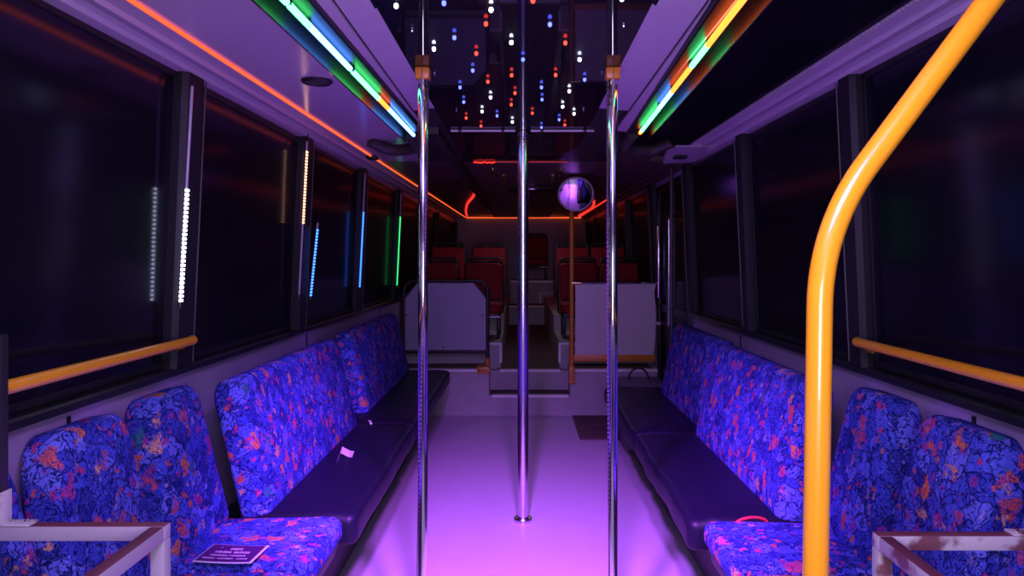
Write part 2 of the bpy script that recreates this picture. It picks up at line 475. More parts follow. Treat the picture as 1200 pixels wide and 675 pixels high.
for s, xa, xb in ((-1, -1.15, -.18), (1, .335, 1.15)):
    bm = B(); box(bm, (xa, 6.36, ZP - .06), (xb, 7.45, .565)); box(bm, (xa, 7.45, ZP - .06), (xb, 11.2, .73)); struct('floor_podium', bm, M['step'])
    bm = B(); xe = xb if s < 0 else xa
    box(bm, (min(xe, xe - s * .0) - .012, 6.345, ZP + .01), (xe + .012, 6.362, .572), .003)
    box(bm, (xa, 6.345, .55), (xb, 6.375, .572), .003)
    struct('trim_%d' % nt, bm, M['nosing']); nt += 1
bm = B()
box(bm, (-.27, 10.6, -.05), (.53, Y1, .62)); box(bm, (-.17, 11.1, .6), (.49, Y1, .97))
struct('floor_rear', bm, M['step'])
bm = B()
box(bm, (-.27, 10.58, .60), (.53, 10.63, .627), .004); box(bm, (-.17, 11.08, .94), (.49, 11.13, .98), .004)
box(bm, (.275, 11.085, .625), (.30, 11.1, .79), .003); box(bm, (.275, 11.085, .775), (.49, 11.1, .795), .003)
struct('trim_%d' % nt, bm, M['nosing']); nt += 1
bm = B(); box(bm, (-.26, 10.63, .62), (.52, 11.1, .626)); struct('floor_landing', bm, M['brown'])

# ---- middle door in the right wall
bm = B()
box(bm, (1.13, 4.86, 0), (1.17, 4.93, 1.92), .006); box(bm, (1.13, 5.99, 0), (1.17, 6.06, 1.92), .006); box(bm, (1.13, 4.86, 1.84), (1.17, 6.06, 1.95), .006)
box(bm, (1.14, 5.43, 0), (1.165, 5.49, 1.86), .006)
for ya, yb in ((4.93, 5.43), (5.49, 5.99)):
    box(bm, (1.14, ya, 0), (1.165, yb, .18), .006); box(bm, (1.14, ya, .88), (1.165, yb, .94), .006)
dr = struct('door_1', bm, M['dark'], smooth=True)
for ya, yb in ((4.93, 5.43), (5.49, 5.99)):
    bm = B(); box(bm, (1.15, ya, .18), (1.158, yb, 1.84)); obj('glass', bm, M['glass'], dr)
bm = B(); box(bm, (1.13, 5.5, -.02), (1.3, 6.06, 0)); bm.free()
bm = B(); tube(bm, arc([(1.14, 5.40, 1.62), (1.09, 5.36, 1.62), (1.09, 5.36, .80), (1.14, 5.40, .80)], .04), .013, 10); obj('door_handle', bm, M['steel'], dr)
bm = B(); box(bm, (1.118, 5.95, .98), (1.14, 6.03, 1.58), .008); obj('door_seal', bm, M['steel'], dr)

# draught post by the door
t = thing('stanchion', 'thin dark steel upright pole beside the middle door', 'pole', (1.03, 4.98, 0))
bm = B(); tube(bm, [(1.03, 4.98, 0.01), (1.03, 4.98, 1.93)], .011, 12); obj('pole', bm, M['edge'], t)
bm = B(); lathe(bm, [(0, 0), (.035, 0), (.035, .012), (.014, .02)], (1.03, 4.98, 0)); obj('base', bm, M['dark'], t)

# floor mat by the door
bm = B(); box(bm, (.42, 5.22, 0), (.76, 6.0, .012), .005)
for k in range(1, 9): box(bm, (.43, 5.22 + k * .085, .012), (.75, 5.235 + k * .085, .0145))
tag(obj('floor_mat', bm, M['brown'], origin=(.6, 5.6, 0)), 'dark brown ribbed mat on the grey floor before the raised rear', 'mat')

# ------------------------------------------------------------------ seats
WSIDE = {-1: 'under the windows with light strips', 1: 'on the door side of the bus'}
def seat_base(bm, s, ya, yb):
    """recessed plinth under the seats, against the side wall"""
    box(bm, (min(s * .745, s * 1.145), ya, 0), (max(s * .745, s * 1.145), yb, .34), .012)

def back_matrix(s, y, xb, zb, xt, zt):
    """back leaning from (xb, zb) at its foot to (xt, zt) at its head, facing the aisle"""
    v = V((s * (xt - xb), 0, zt - zb)); L_ = v.length; v.normalize()
    u = V((0, 1, 0)); n = V((-s * v.z, 0, s * v.x))
    if n.x * -s < 0: n = -n
    return basis((s * xb, y, zb), u, n, v), L_

def single_seat(s, ya, yb, label, cushion=True):
    yc = (ya + yb) / 2; w = yb - ya
    t = thing('bus_seat', label, 'seat', (s * .85, yc, 0), 'single moulded-back seats in patterned fabric')
    bm = B(); m, L_ = back_matrix(s, yc, 1.035, .43, 1.125, .895)
    pad(bm, w - .008, L_, .095, .075, .04, .025, .010, m, taper=.70); obj('backrest', bm, M['fabric'], t)
    bm = B(); seat_base(bm, s, ya + .002, yb - .002); obj('plinth', bm, M['plinth'], t)
    if not cushion: return t
    bm = B(); m = basis((s * 1.04, yc, .39), (0, 1, 0), (0, 0, 1), (-s, 0, .02))
    pad(bm, w - .012, .465, .07, .05, .02, .03, .006, m); obj('seat_cushion', bm, M['fabric'], t)
    bm = B(); box(bm, (min(s * .60, s * 1.0), ya + .03, .34), (max(s * .60, s * 1.0), yb - .03, .392), .01); obj('seat_pan', bm, M['dark'], t)
    return t

def bench(s, ya, yb, cy0, cy1, label, recess=0):
    yc = (ya + yb) / 2; w = yb - ya
    t = thing('bench_seat', label, 'bench', (s * .85, yc, 0), 'long patterned benches with black cushions')
    bm = B(); m, L_ = back_matrix(s, yc, .925 + recess, .42, 1.035 + recess * .6, .885)
    pad(bm, w - .02, L_, .105, .075, .03, .035, .012, m); obj('backrest', bm, M['fabric'], t)
    # soft black cushion, a little uneven along its front edge
    bm = B(); m = basis((s * .93, (cy0 + cy1) / 2, .36), (0, 1, 0), (0, 0, 1), (-s, 0, 0))
    pad(bm, cy1 - cy0 - .01, .385, .10, .035, .02, .03, .008, m)
    bmesh.ops.subdivide_edges(bm, edges=[e for e in bm.edges if e.calc_length() > .3], cuts=14)
    for v in bm.verts:
        q = abs(v.co.x) < .62
        k = math.sin(v.co.y * 9.3 + s) * .0035 + math.sin(v.co.y * 23 + 1) * .002
        if q: v.co.x += k; v.co.z += k * .7 - .006
    o = obj('seat_cushion', bm, M['vinyl'], t); o['label'] = 'black vinyl seat cushion'
    bm = B(); seat_base(bm, s, cy0 + .002, cy1 - .002); obj('plinth', bm, M['plinth'], t)
    bm = B(); box(bm, (min(s * .62, s * 1.0), cy0 + .01, .325), (max(s * .62, s * 1.0), cy1 - .01, .362), .008); obj('seat_pan', bm, M['dark'], t)
    return t

single_seat(-1, 1.11, 1.53, 'patterned blue seat cut off by the dark upright, on the side of the lit strips', False)
single_seat(-1, 1.545, 1.96, 'patterned blue seat behind the worn frame, on the side of the lit strips')
single_seat(-1, 1.97, 2.375, 'patterned blue seat carrying the purple flyer, beside the long bench')
single_seat(1, 1.10, 1.52, 'patterned blue seat cut off behind the dark upright, on the door side', False)
single_seat(1, 1.53, 1.945, 'patterned blue seat behind the worn frame, on the door side')
single_seat(1, 1.955, 2.335, 'patterned blue seat behind the big yellow pole, beside the long bench')
bench(-1, 2.385, 3.70, 2.385, 3.74, 'long blue patterned bench with the crumpled paper scrap, under the light strips')
bench(-1, 3.95, 5.47, 3.75, 5.55, 'blue patterned bench ending at the grey partition, under the light strips', .01)
bench(1, 2.345, 3.50, 2.345, 3.525, 'long blue patterned bench behind the yellow pole, on the door side')
bench(1, 3.56, 4.62, 3.53, 4.82, 'blue patterned bench ending at the middle door, beside the grey box', .055)

# flyer on the seat
t = thing('flyer', 'purple printed flyer with white lines of text lying on a patterned seat', 'flyer', (-.81, 2.02, .468))
Rf = Matrix.Translation((-.808, 2.025, .4765)) @ Matrix.Rotation(math.radians(-4), 4, 'Z')
def fb(bm, x0, x1, y0, y1, z, th, curl=True):
    n = 12; lo = []; hi = []
    for i in range(n + 1):
        x = x0 + (x1 - x0) * i / n
        c = .35 * x * x
        lo.append([Rf @ V((x, y0, z + c)), Rf @ V((x, y1, z + c))]); hi.append([Rf @ V((x, y0, z + c + th)), Rf @ V((x, y1, z + c + th))])
    L_ = [[bm.verts.new(p) for p in r] for r in lo]; H_ = [[bm.verts.new(p) for p in r] for r in hi]
    for i in range(n):
        bm.faces.new((H_[i][0], H_[i + 1][0], H_[i + 1][1], H_[i][1])); bm.faces.new((L_[i][0], L_[i][1], L_[i + 1][1], L_[i + 1][0]))
        bm.faces.new((L_[i][0], L_[i + 1][0], H_[i + 1][0], H_[i][0])); bm.faces.new((L_[i][1], H_[i][1], H_[i + 1][1], L_[i + 1][1]))
    bm.faces.new((L_[0][0], H_[0][0], H_[0][1], L_[0][1])); bm.faces.new((L_[-1][0], L_[-1][1], H_[-1][1], H_[-1][0]))
bm = B(); fb(bm, -.082, .082, -.06, .06, 0, .001); obj('sheet', bm, M['paper'], t)
bm = B(); fb(bm, -.080, .074, -.054, .058, .0011, .0004); obj('printed_face', bm, M['purple_print'], t)
bm = B()
def words_(y, h, spans, step):
    for a, b_ in spans:
        x = a
        while x < b_ - step * .4:
            wl = step * random.uniform(.55, .85)
            fb(bm, x, min(x + wl, b_), y, y + h * random.uniform(.75, 1), .0016, .0002); x += step
words_(.026, .016, [(-.018, .022)], .0075)
words_(.004, .014, [(-.052, -.006), (.002, .050)], .0078)
words_(-.016, .009, [(-.056, -.006), (-.002, .002), (.006, .044)], .0055)
words_(-.036, .008, [(-.068, -.034), (-.026, .018), (.028, .058)], .0052)
words_(.038, .004, [(-.05, -.044)], .004)
obj('lettering', bm, M['print_white'], t)

# crumpled scrap
t = thing('paper_scrap', 'small white folded paper scrap tucked against the long bench back', 'paper', (-.76, 3.09, .462))
bm = B()
ps = [(-.762, 3.02, .468), (-.765, 3.10, .50), (-.73, 3.10, .482), (-.71, 3.08, .486)]
a = [bm.verts.new(p) for p in ps]; b_ = [bm.verts.new((p[0] + .004, p[1] - .055, p[2] - .012 if i else .465)) for i, p in enumerate(ps)]
for i in range(3): bm.faces.new((a[i], a[i + 1], b_[i + 1], b_[i]))
bmesh.ops.solidify(bm, geom=bm.faces[:], thickness=.0015); obj('folded_sheet', bm, M['paper'], t, smooth=False)

# second scrap end poking out between the benches
bm = B(); tube(bm, [(-.79, 3.755, .462), (-.775, 3.72, .468), (-.765, 3.69, .463)], .006, 8)
tag(obj('seat_belt_tongue', bm, M['paper'], origin=(-.78, 3.72, .46)), 'small white strap end in the gap between two benches', 'strap')

# red strap behind the cushion on the door side
bm = B(); tube(bm, [(.74 + .055 * math.cos(a), 2.335 + .01 * math.cos(a), .447 + .022 * math.sin(a)) for a in [PI * k / 10 for k in range(11)]], .005, 8)
tag(obj('strap_loop', bm, M['red_plastic'], origin=(.74, 2.335, .455)), 'red strap loop showing behind the patterned cushion on the door side', 'strap')

# grey box at the bench end
t = thing('storage_box', 'grey box with a black carry loop at the end of the bench by the door', 'box', (.85, 5.1, 0))
bm = B(); box(bm, (.70, 4.86, 0), (.99, 5.28, .42), .02, 3); obj('body', bm, M['box'], t)
bm = B(); box(bm, (.69, 4.85, .42), (1.0, 5.29, .445), .01, 3); obj('lid', bm, M['box'], t)
bm = B(); tube(bm, [(.84 + .07 * math.cos(a), 5.2, .445 + .075 * math.sin(a)) for a in [PI * k / 12 for k in range(13)]], .007, 8); obj('carry_loop', bm, M['dark'], t)

# ------------------------------------------------------------------ poles
def helix(x, y, z0, z1, r, a0, a1, n=60):
    return [(x + r * math.cos(a0 + (a1 - a0) * k / n), y + r * math.sin(a0 + (a1 - a0) * k / n), z0 + (z1 - z0) * k / n) for k in range(n + 1)]
for x, nm, a0, a1 in ((-.327, 'on the strip-lit window side', -PI * 1.0, -PI * .05), (.303, 'nearer the big yellow pole', -PI * .72, -PI * .98)):
    y = 2.41
    t = thing('dance_pole', 'slim chrome pole with orange cap, ' + nm, 'pole', (x, y, 0), 'pair of slim chrome dance poles')
    bm = B(); tube(bm, [(x, y, .008), (x, y, 1.90)], .0165, 24); obj('pole', bm, M['chrome'], t)
    bm = B(); lathe(bm, [(0, 0), (.05, 0), (.05, .008), (.022, .016), (.017, .016)], (x, y, 0)); obj('base_flange', bm, M['steel'], t)
    bm = B(); box(bm, (x - .024, y - .024, 1.896), (x + .024, y + .024, 1.9345), .005, 2); o = obj('top_cap', bm, M['dull_yellow'], t); o['label'] = 'orange square top cap'
    bm = B(); box(bm, (x - .001, y - .026, 1.897), (x + .001, y - .0235, 1.934)); obj('cap_seam', bm, M['dark'], o)
    hp = helix(x, y, .05, 1.895, .0195, a0, a1, 120)  # added bead helix imitates a beaded reflection in the chrome
    bm = B()
    for p in hp: 
        lathe(bm, [(0, -.0035), (.0025, -.0015), (.0025, .0015), (0, .0035)], p, seg=6)
    o = obj('reflection_beads', bm, M['lens'], t); o['label'] = 'row of dark beads imitating a reflection in the chrome'
    bm = B(); tube(bm, hp, .0016, 5); obj('reflection_core', bm, M['dark'], o)
x, y = .008, 3.60
t = thing('dance_pole', 'thick steel dance pole on a round floor flange in the middle of the floor', 'pole', (x, y, 0))
bm = B(); tube(bm, [(x, y, .01), (x, y, 1.93)], .027, 32); obj('pole', bm, M['steel'], t)
bm = B(); lathe(bm, [(0, 0), (.045, 0), (.046, .004), (.046, .018), (.043, .022), (.027, .022)], (x, y, 0), seg=36); obj('base_flange', bm, M['steel'], t)
bm = B(); lathe(bm, [(.027, 0), (.036, .002), (.036, .022), (.031, .026), (.031, .034), (.038, .036), (.038, .055), (.027, .058)], (x, y, 1.877), seg=32); obj('top_collar', bm, M['chrome'], t)
t = thing('ceiling_bar', 'thin pale crossbar on the mirror ceiling at the middle pole', 'bar', (0, 3.56, 1.925))
bm = B(); tube(bm, [(-.345, 3.54, 1.928), (-.03, 3.54, 1.928)], .006, 10); tube(bm, [(.045, 3.54, 1.928), (.355, 3.54, 1.928)], .006, 10); obj('bar', bm, M['rim'], t)
for xx in (-.30, -.09, .10, .31):
    bm = B(); box(bm, (xx - .008, 3.532, 1.921), (xx + .008, 3.548, 1.9345), .002); obj('clip', bm, M['dark'], t)

# big yellow pole by the front
t = thing('grab_pole', 'big bent yellow grab pole close to the front', 'pole', (.398, 1.0, 0))
bm = B(); tube(bm, arc([(.392, 1.0, .01), (.413, 1.0, 1.345), (.83, 1.0, 1.905)], .11, 14), .0172, 28); obj('pole', bm, M['yellow'], t)
bm = B(); lathe(bm, [(0, 0), (.045, 0), (.045, .01), (.02, .018)], (.392, 1.0, 0)); obj('base_flange', bm, M['yellow'], t)
bm = B(); lathe(bm, [(.02, -.02), (.045, -.008), (.045, .0), (0, 0)], (.835, 1.0, 1.911)); obj('ceiling_flange', bm, M['yellow'], t)

# yellow guard rails across the front windows
for s, lab in ((-1, 'yellow guard rail across the window beside the white light strip'), (1, 'yellow guard rail across the window behind the big yellow pole')):
    t = thing('guard_rail', lab, 'rail', (s * 1.04, 1.9, 1.04), 'yellow guard rails across the front windows')
    bm = B(); ye = 2.38 if s < 0 else 2.33
    tube(bm, arc([(s * .985, 1.36, 1.055), (s * 1.072, ye - .01, 1.036), (s * 1.085, ye + .012, 1.036)], .02, 5), .0145, 18); obj('rail', bm, M['yellow'], t)
    bm = B(); prism(bm, [(s * 1.065, ye - .07, 1.03), (s * 1.075, ye - .01, 1.03), (s * 1.12, ye + .01, 1.0), (s * 1.12, ye - .03, 1.0)], (0, 0, .008)); obj('bracket', bm, M['yellow'], t)
    # worn frame with its upright
    xi, xo = s * .635, s * .95
    t = thing('tubular_barrier', 'worn grey and maroon box-tube frame before the ' + ('seats under the light strips' if s < 0 else 'seats on the door side'), 'barrier', (xi, 1.3, 0), 'worn box-tube frames by the front seats')
    zt = .825 if s < 0 else .808
    bm = B(); box(bm, (min(xi, xo), 1.29, zt - .027), (max(xi, xo), 1.315, zt), .003); 
    bm.normal_update()
    for f in bm.faces: f.material_index = 1 if f.normal.z > .5 or (s > 0 and f.normal.y < -.5 and False) else 0
    obj('cross_tube', bm, [M['worn' if s > 0 else 'worn_clean'], M['worn_top']], t)
    bm = B(); box(bm, (min(xi, xi + s * .025), .45, zt - .027), (max(xi, xi + s * .025), 1.29, zt), .003)
    bm.normal_update()
    for f in bm.faces: f.material_index = 1 if f.normal.z > .5 else 0
    obj('side_tube', bm, [M['worn' if s > 0 else 'worn_clean'], M['worn_top']], t)
    for yy in (1.29, .45):
        bm = B(); box(bm, (min(xi, xi + s * .026), yy, 0), (max(xi, xi + s * .026), yy + .026, zt - .027), .003); obj('leg', bm, M['worn' if s > 0 else 'worn_clean'], t)
    bm = B(); box(bm, (min(xo - s * .022, xo), 1.292, zt), (max(xo - s * .022, xo), 1.314, 1.165), .003); obj('upright', bm, M['dark'], t)
    bm = B(); box(bm, (min(xo - s * .075, xo), 1.288, zt), (max(xo - s * .075, xo), 1.316, zt + .004), .001)
    box(bm, (min(xo - s * .026, xo - s * .022), 1.288, zt), (max(xo - s * .026, xo - s * .022), 1.316, zt + .06), .001)
    br = obj('angle_bracket', bm, M['worn'], t)
    for k in (.036, .062):
        bm = B(); lathe(bm, [(.006, .0), (.006, .003), (.003, .006), (0, .0065)], (xo - s * k, 1.301, zt + .004), seg=10); obj('bolt', bm, M['chrome'], br)

# ------------------------------------------------------------------ partitions
t = thing('partition', 'grey partition panel in a dark rounded tube frame beside the bench', 'partition', (-.64, 6.12, ZP))
xa, xb, za, zb = -.995, -.285, .50, 1.12
bm = B(); y = 6.13
tube(bm, arc([(xa, y, ZP + .01), (xa, y, zb), (xb, y, zb), (xb, y, ZP + .005)], .11, 10), .0155, 14)
tube(bm, [(xa, y, za + .02), (xb, y, za + .02)], .0155, 12)
for q in (xa, xb):
    sg = 1 if q == xa else -1
    tube(bm, [(q, y, zb - .15), (q + sg * .13, y, zb - .015)], .012, 10)
obj('tube_frame', bm, M['dark'], t)
bm = B()
prism(bm, [(xa + .015, y - .014, za + .035), (xb - .015, y - .014, za + .035), (xb - .015, y - .014, zb - .15), (xb - .12, y - .014, zb - .02), (xa + .12, y - .014, zb - .02), (xa + .015, y - .014, zb - .15)], (0, .006, 0))
pn = obj('panel', bm, M['panel_grey'], t, smooth=False)
for px_, pz in ((-.66, za + .06), (-.33, za + .33), (-.97, za + .33)):
    bm = B(); lathe(bm, [(.008, 0), (.008, .004), (0, .006)], (px_, y - .014, pz), (0, -1, 0), 10); obj('screw', bm, M['dark'], pn)
bm = B(); box(bm, (xb - .085, 6.012, ZP - .03), (xb + .02, 6.16, ZP + .024), .004); tube(bm, [(xb, y, ZP + .0), (xb, y, ZP + .085)], .019, 14)
br = obj('foot_bracket', bm, M['dull_yellow'], t); br['label'] = 'orange foot bracket'
for k in range(3):
    bm = B(); lathe(bm, [(.008, 0), (.008, .003), (0, .004)], (xb - .065 + k * .03, 6.012, ZP - .003), (0, -1, 0), 10); obj('bolt', bm, M['dark'], br)

t = thing('partition', 'scuffed white partition panel hung from an orange pole by the door', 'partition', (.41, 5.97, ZP))
px_, y = .415, 5.985
bm = B(); tube(bm, [(px_, y, .30), (px_, y, zr(6) + .0)], .0195, 16); o = obj('pole', bm, M['dull_yellow'], t); o['label'] = 'orange floor-to-ceiling pole'
bm = B(); box(bm, (px_ - .022, y - .03, .30), (px_ + .022, y - .015, .42), .004); box(bm, (px_ - .026, y - .024, .28), (px_ + .026, y + .024, .30), .003); obj('foot_bracket', bm, M['dull_yellow'], t)
bm = B(); box(bm, (px_, y - .012, .46), (1.10, y + .012, .515), .004); o = obj('lower_rail', bm, M['dull_yellow'], t); o['label'] = 'flat orange bottom rail'
bm = B(); tube(bm, [(px_, y, 1.105), (1.135, y, 1.105)], .0105, 12); obj('top_rail', bm, M['chrome'], t)
bm = B(); tube(bm, [(px_ - .005, y, 1.108), (px_ + .075, y, 1.106)], .02, 12); obj('clamp', bm, M['brass'], t)
bm = B()
n = 10; prof = []
for i in range(n + 1):
    z = .515 + .58 * i / n; prof.append((1.09 + .018 * math.sin(PI * i / n) + (.02 if i == n else 0), z))
prism(bm, [(px_ + .03, y - .008, .515)] + [(a_, y - .008, z) for a_, z in prof] + [(px_ + .03, y - .008, 1.095)], (0, .008, 0))
pn = obj('panel', bm, M['panel_white'], t, smooth=False)
bm = B(); tube(bm, [(1.13, y, .40), (1.128, y, 1.10)], .006, 8); obj('edge_rod', bm, M['dark'], t)
bm = B(); box(bm, (1.06, 5.97, .76), (1.148, 6.0, .785), .003); obj('wall_bracket', bm, M['rim'], t)

# convex mirror
mx_, my, mz = .435, 5.80, 1.825
t = thing('convex_mirror', 'round convex safety mirror mounted on the orange pole', 'mirror', (mx_, my, mz))
ax = V((-.03, -1, -.42))
bm = B(); lathe(bm, [(.132, .012), (.10, .018), (.06, .0225), (.03, .0244), (0, .025)], (mx_, my, mz), ax, 48); obj('mirror_face', bm, M['mirror'], t)
bm = B(); lathe(bm, [(0, -.012), (.12, -.012), (.142, .0), (.145, .010), (.140, .018), (.131, .015)], (mx_, my, mz), ax, 48); obj('rim', bm, M['rim'], t)
bm = B(); tube(bm, [(mx_, my + .01, mz), (.42, 5.97, mz + .02)], .012, 10); obj('arm', bm, M['dark'], t)

# ------------------------------------------------------------------ red seats in the rear
def red_seat(loc, label):
    t = thing('passenger_seat', label, 'seat', loc, 'red seats in the raised rear')
    x0, y0, z0 = loc; w = .36
    m = basis((x0, y0 + .08, z0 + .34), (1, 0, 0), (0, -1, .05), (0, .12, 1))
    bm = B(); pad(bm, w, .36, .06, .04, .02, .02, .008, m); obj('backrest', bm, M['red'], t)
    bm = B(); m2 = basis((x0, y0 + .08, z0 + .24), (1, 0, 0), (0, 0, 1), (0, -1, 0)); pad(bm, w, .42, .09, .05, .02, .03, .008, m2); obj('seat_cushion', bm, M['red'], t)
    bm = B(); za_ = z0 + .66
    tube(bm, arc([(x0 - .17, y0 + .12, za_), (x0 - .17, y0 + .14, za_ + .085), (x0 + .17, y0 + .14, za_ + .085), (x0 + .17, y0 + .12, za_)], .05, 6), .013, 10)
    tube(bm, [(x0 - .15, y0 + .13, za_ + .05), (x0 - .08, y0 + .13, za_ + .055), (x0, y0 + .13, za_ + .028), (x0 + .08, y0 + .13, za_ + .055), (x0 + .15, y0 + .13, za_ + .05)], .010, 8)
    h = obj('grab_handle', bm, M['dark'], t); h['label'] = 'black looped grab handle on the backrest top'
    bm = B(); m3 = basis((x0, y0 + .135, z0 + .20), (1, 0, 0), (0, -1, .05), (0, .12, 1)); pad(bm, w + .03, .52, .045, .06, .03, .015, 0, m3); obj('back_shell', bm, M['dark'], t)
    for q in (-.15, .15):
        bm = B(); box(bm, (x0 + q - .018, y0 - .26, z0 + .01), (x0 + q + .018, y0 + .12, z0 + .035), .004); box(bm, (x0 + q - .015, y0 - .2, z0 + .03), (x0 + q + .015, y0 - .14, z0 + .25), .004); box(bm, (x0 + q - .015, y0 + .04, z0 + .03), (x0 + q + .015, y0 + .1, z0 + .25), .004)
        obj('leg', bm, M['dark'], t)
    bm = B(); box(bm, (x0 - .17, y0 - .31, z0 + .19), (x0 + .17, y0 + .1, z0 + .245), .01); sp = obj('seat_pan', bm, M['dark'], t)
    bm = B(); box(bm, (x0 + .05, y0 - .318, z0 + .20), (x0 + .17, y0 - .309, z0 + .216), .002); obj('number_strip', bm, M['nosing'], sp)
    return t
s0 = red_seat((-.365, 6.95, .565), 'red front-row seat next to the aisle, behind the grey partition')
G = 'red seats in the raised rear'
dup(s0, (-.80, 6.95, .565), 'red front-row seat by the window, behind the grey partition', G)
dup(s0, (.55, 6.95, .565), 'red front-row seat next to the aisle, behind the orange pole', G)
dup(s0, (.95, 6.95, .565), 'red front-row seat by the wall, behind the white partition', G)
dup(s0, (-.355, 7.85, .73), 'red second-row seat next to the aisle, beyond the grey partition', G)
dup(s0, (-.80, 7.85, .73), 'red second-row seat by the window, beyond the grey partition', G)
dup(s0, (.56, 7.85, .73), 'red second-row seat next to the aisle, beyond the orange pole', G)
dup(s0, (.95, 7.85, .73), 'red second-row seat by the wall, beyond the white partition', G)
s9 = dup(s0, (.24, 11.75, .97), 'red rear-bench seat at the very end of the aisle', G)
# pale uprights either side of the rear seat
bm = B(); box(bm, (-.03, 12.1, .9), (.02, 12.2, 1.62)); box(bm, (.46, 12.1, .9), (.52, 12.2, 1.62)); struct('trim_%d' % nt, bm, M['step']); nt += 1

# ------------------------------------------------------------------ long LED strips
def led_run(name, pts, mat, label, r=.005, cat='light strip'):
    t = thing(name, label, cat, pts[0])
    bm = B(); tube(bm, pts, r, 8); obj('glowing_tube', bm, mat, t)
    return t
xl = .927
ptsL = [(-xl, y, zc(y) - .004) for y in (1.0, 2.0, 3.0, 4.5)] + [(-xl, y, zc(y) - .004) for y in (7, 9, 12.05)]
t = led_run('led_rope', ptsL, M['orange_led'], 'long orange glowing rope light along the ceiling edge above the strip-lit windows')
bm = B(); box(bm, (-xl - .03, 4.46, zc(4.5) - .018), (-xl + .03, 4.56, zc(4.5) + .0), .004); obj('clip', bm, M['dark'], t)
led_run('led_rope', [(-.92, 12.15, zc(12) - .004), (1.0, 12.15, zc(12) - .004)], M['orange_led'], 'straight orange glowing rope light across the rear wall', .008)
led_run('led_rope', [(.95, 12.1, zc(12) - .004), (xl + .025, 9.5, zc(9.5) - .004), (xl + .025, 7.4, zc(7.4) - .004)], M['red_led'], 'red glowing rope light running forward from the rear corner above the door side', .009)
def zs(x, y): return zc(y) + .03 * (.94 - abs(x)) / .54 - .016
led_run('led_tail', arc([(x, y, zs(x, y)) for x, y in ((-.88, 11.8), (-.80, 10.4), (-.66, 8.8), (-.53, 7.9), (-.46, 7.3))], .6, 6), M['red_led'], 'red curled rope-light tail in the rear corner on the light-strip side', .014)
led_run('led_tail', arc([(x, y, zs(x, y)) for x, y in ((.90, 11.4), (.925, 9.9), (.90, 9.0), (.83, 8.3))], .4, 6), M['red_led'], 'red curled rope-light tail in the rear corner on the door side', .014)
t = led_run('led_rope', [(-.30, YM - .02, 1.931), (.30, YM - .02, 1.931)], M['bar_led'], 'faint red rope light along the rear edge of the mirror ceiling', .004)
bm = B()
for k in range(7): 
    tube(bm, [(-.31 + .02 * k, YM - .022 + .004 * math.sin(k * 2.1), 1.927 + .004 * math.sin(k * 3.)), (-.29 + .02 * k, YM - .028, 1.927 + .004 * math.cos(k * 2.))], .005, 6)
obj('bunched_end', bm, M['red_led'], t)
# unlit bead strip along the coving on the door side
t = thing('bead_light_strip', 'unlit beaded light strip along the coving on the door side', 'light strip', (.936, 1, 1.91))
bm = B(); prism(bm, [(.942, .9, zc(.9) - .003), (.928, .9, zc(.9) - .003), (.928, 4.0, zc(4.0) - .003), (.942, 4.0, zc(4.0) - .003)], (0, 0, .012)); obj('backing', bm, M['lens'], t)
bm = B()
for k in range(150):
    yy = .95 + k * .02; box(bm, (.929, yy, zc(yy) - .009), (.941, yy + .013, zc(yy) - .002))
o = obj('bead', bm, M['cove'], t); o['kind'] = 'stuff'

# LED sticks hung on the window pillars
def stick(y, z0, z1, zl0, zl1, mat, n, label, x0=1.104, x1=1.064, dy=-.012, ww=.009):
    """clear stick from z0 up to z1, lit between zl0 and zl1"""
    t = thing('led_stick', label, 'light strip', (-x0, y + dy, z0), 'light sticks hung on the window pillars')
    X = lambda z: -(x0 + (x1 - x0) * (z - z0) / (z1 - z0))
    bm = B(); tube(bm, [(X(z0), y + dy, z0), (X(z1), y + dy, z1)], ww * .55, 8); o = obj('stick', bm, M['clear'], t)
    bm = B(); tube(bm, [(X(z0), y + dy, z0 - .012), (X(z0), y + dy, z0 + .01)], ww * .8, 8); obj('end_cap', bm, M['dark'], t)
    bm = B(); tube(bm, arc([(X(z1), y + dy, z1), (X(z1) + .004, y + dy, z1 + .022), (X(z1), y + dy + .02, z1 + .04)], .015, 4), .003, 6); obj('hook_wire', bm, M['dark'], t)
    proto = None
    for k in range(n):
        z = zl0 + (zl1 - zl0) * (k + .5) / n; h = (zl1 - zl0) / n * .3
        if proto is None:
            bm = B(); box(bm, (X(z) - .001, y + dy - ww, z - h), (X(z) + ww * .75, y + dy + ww, z + h), .002); proto = obj('diode', bm, mat, t); z_p = z
        else:
            c = proto.copy(); C.objects.link(c); c.parent = t; c.location = (X(z) - X(z_p), 0, z - z_p)
    return t
stick(2.357, 1.155, 1.86, 1.16, 1.53, E_['white'], 26, 'white-lit light stick on the pillar next to the yellow guard rail')
stick(3.612, 1.115, 1.885, 1.475, 1.84, E_['warm'], 24, 'light stick with a warm orange-lit upper half on a window pillar')
stick(3.79, 1.10, 1.49, 1.105, 1.46, E_['blue'], 22, 'short blue-lit light stick beside the orange-lit stick', dy=0)
stick(4.952, 1.10, 1.885, 1.11, 1.625, E_['blue'], 34, 'tall blue-lit light stick on the pillar between blue and green reflections')
stick(6.432, 1.06, 1.885, 1.07, 1.68, E_['green'], 36, 'green-lit light stick on the pillar by the grey partition')

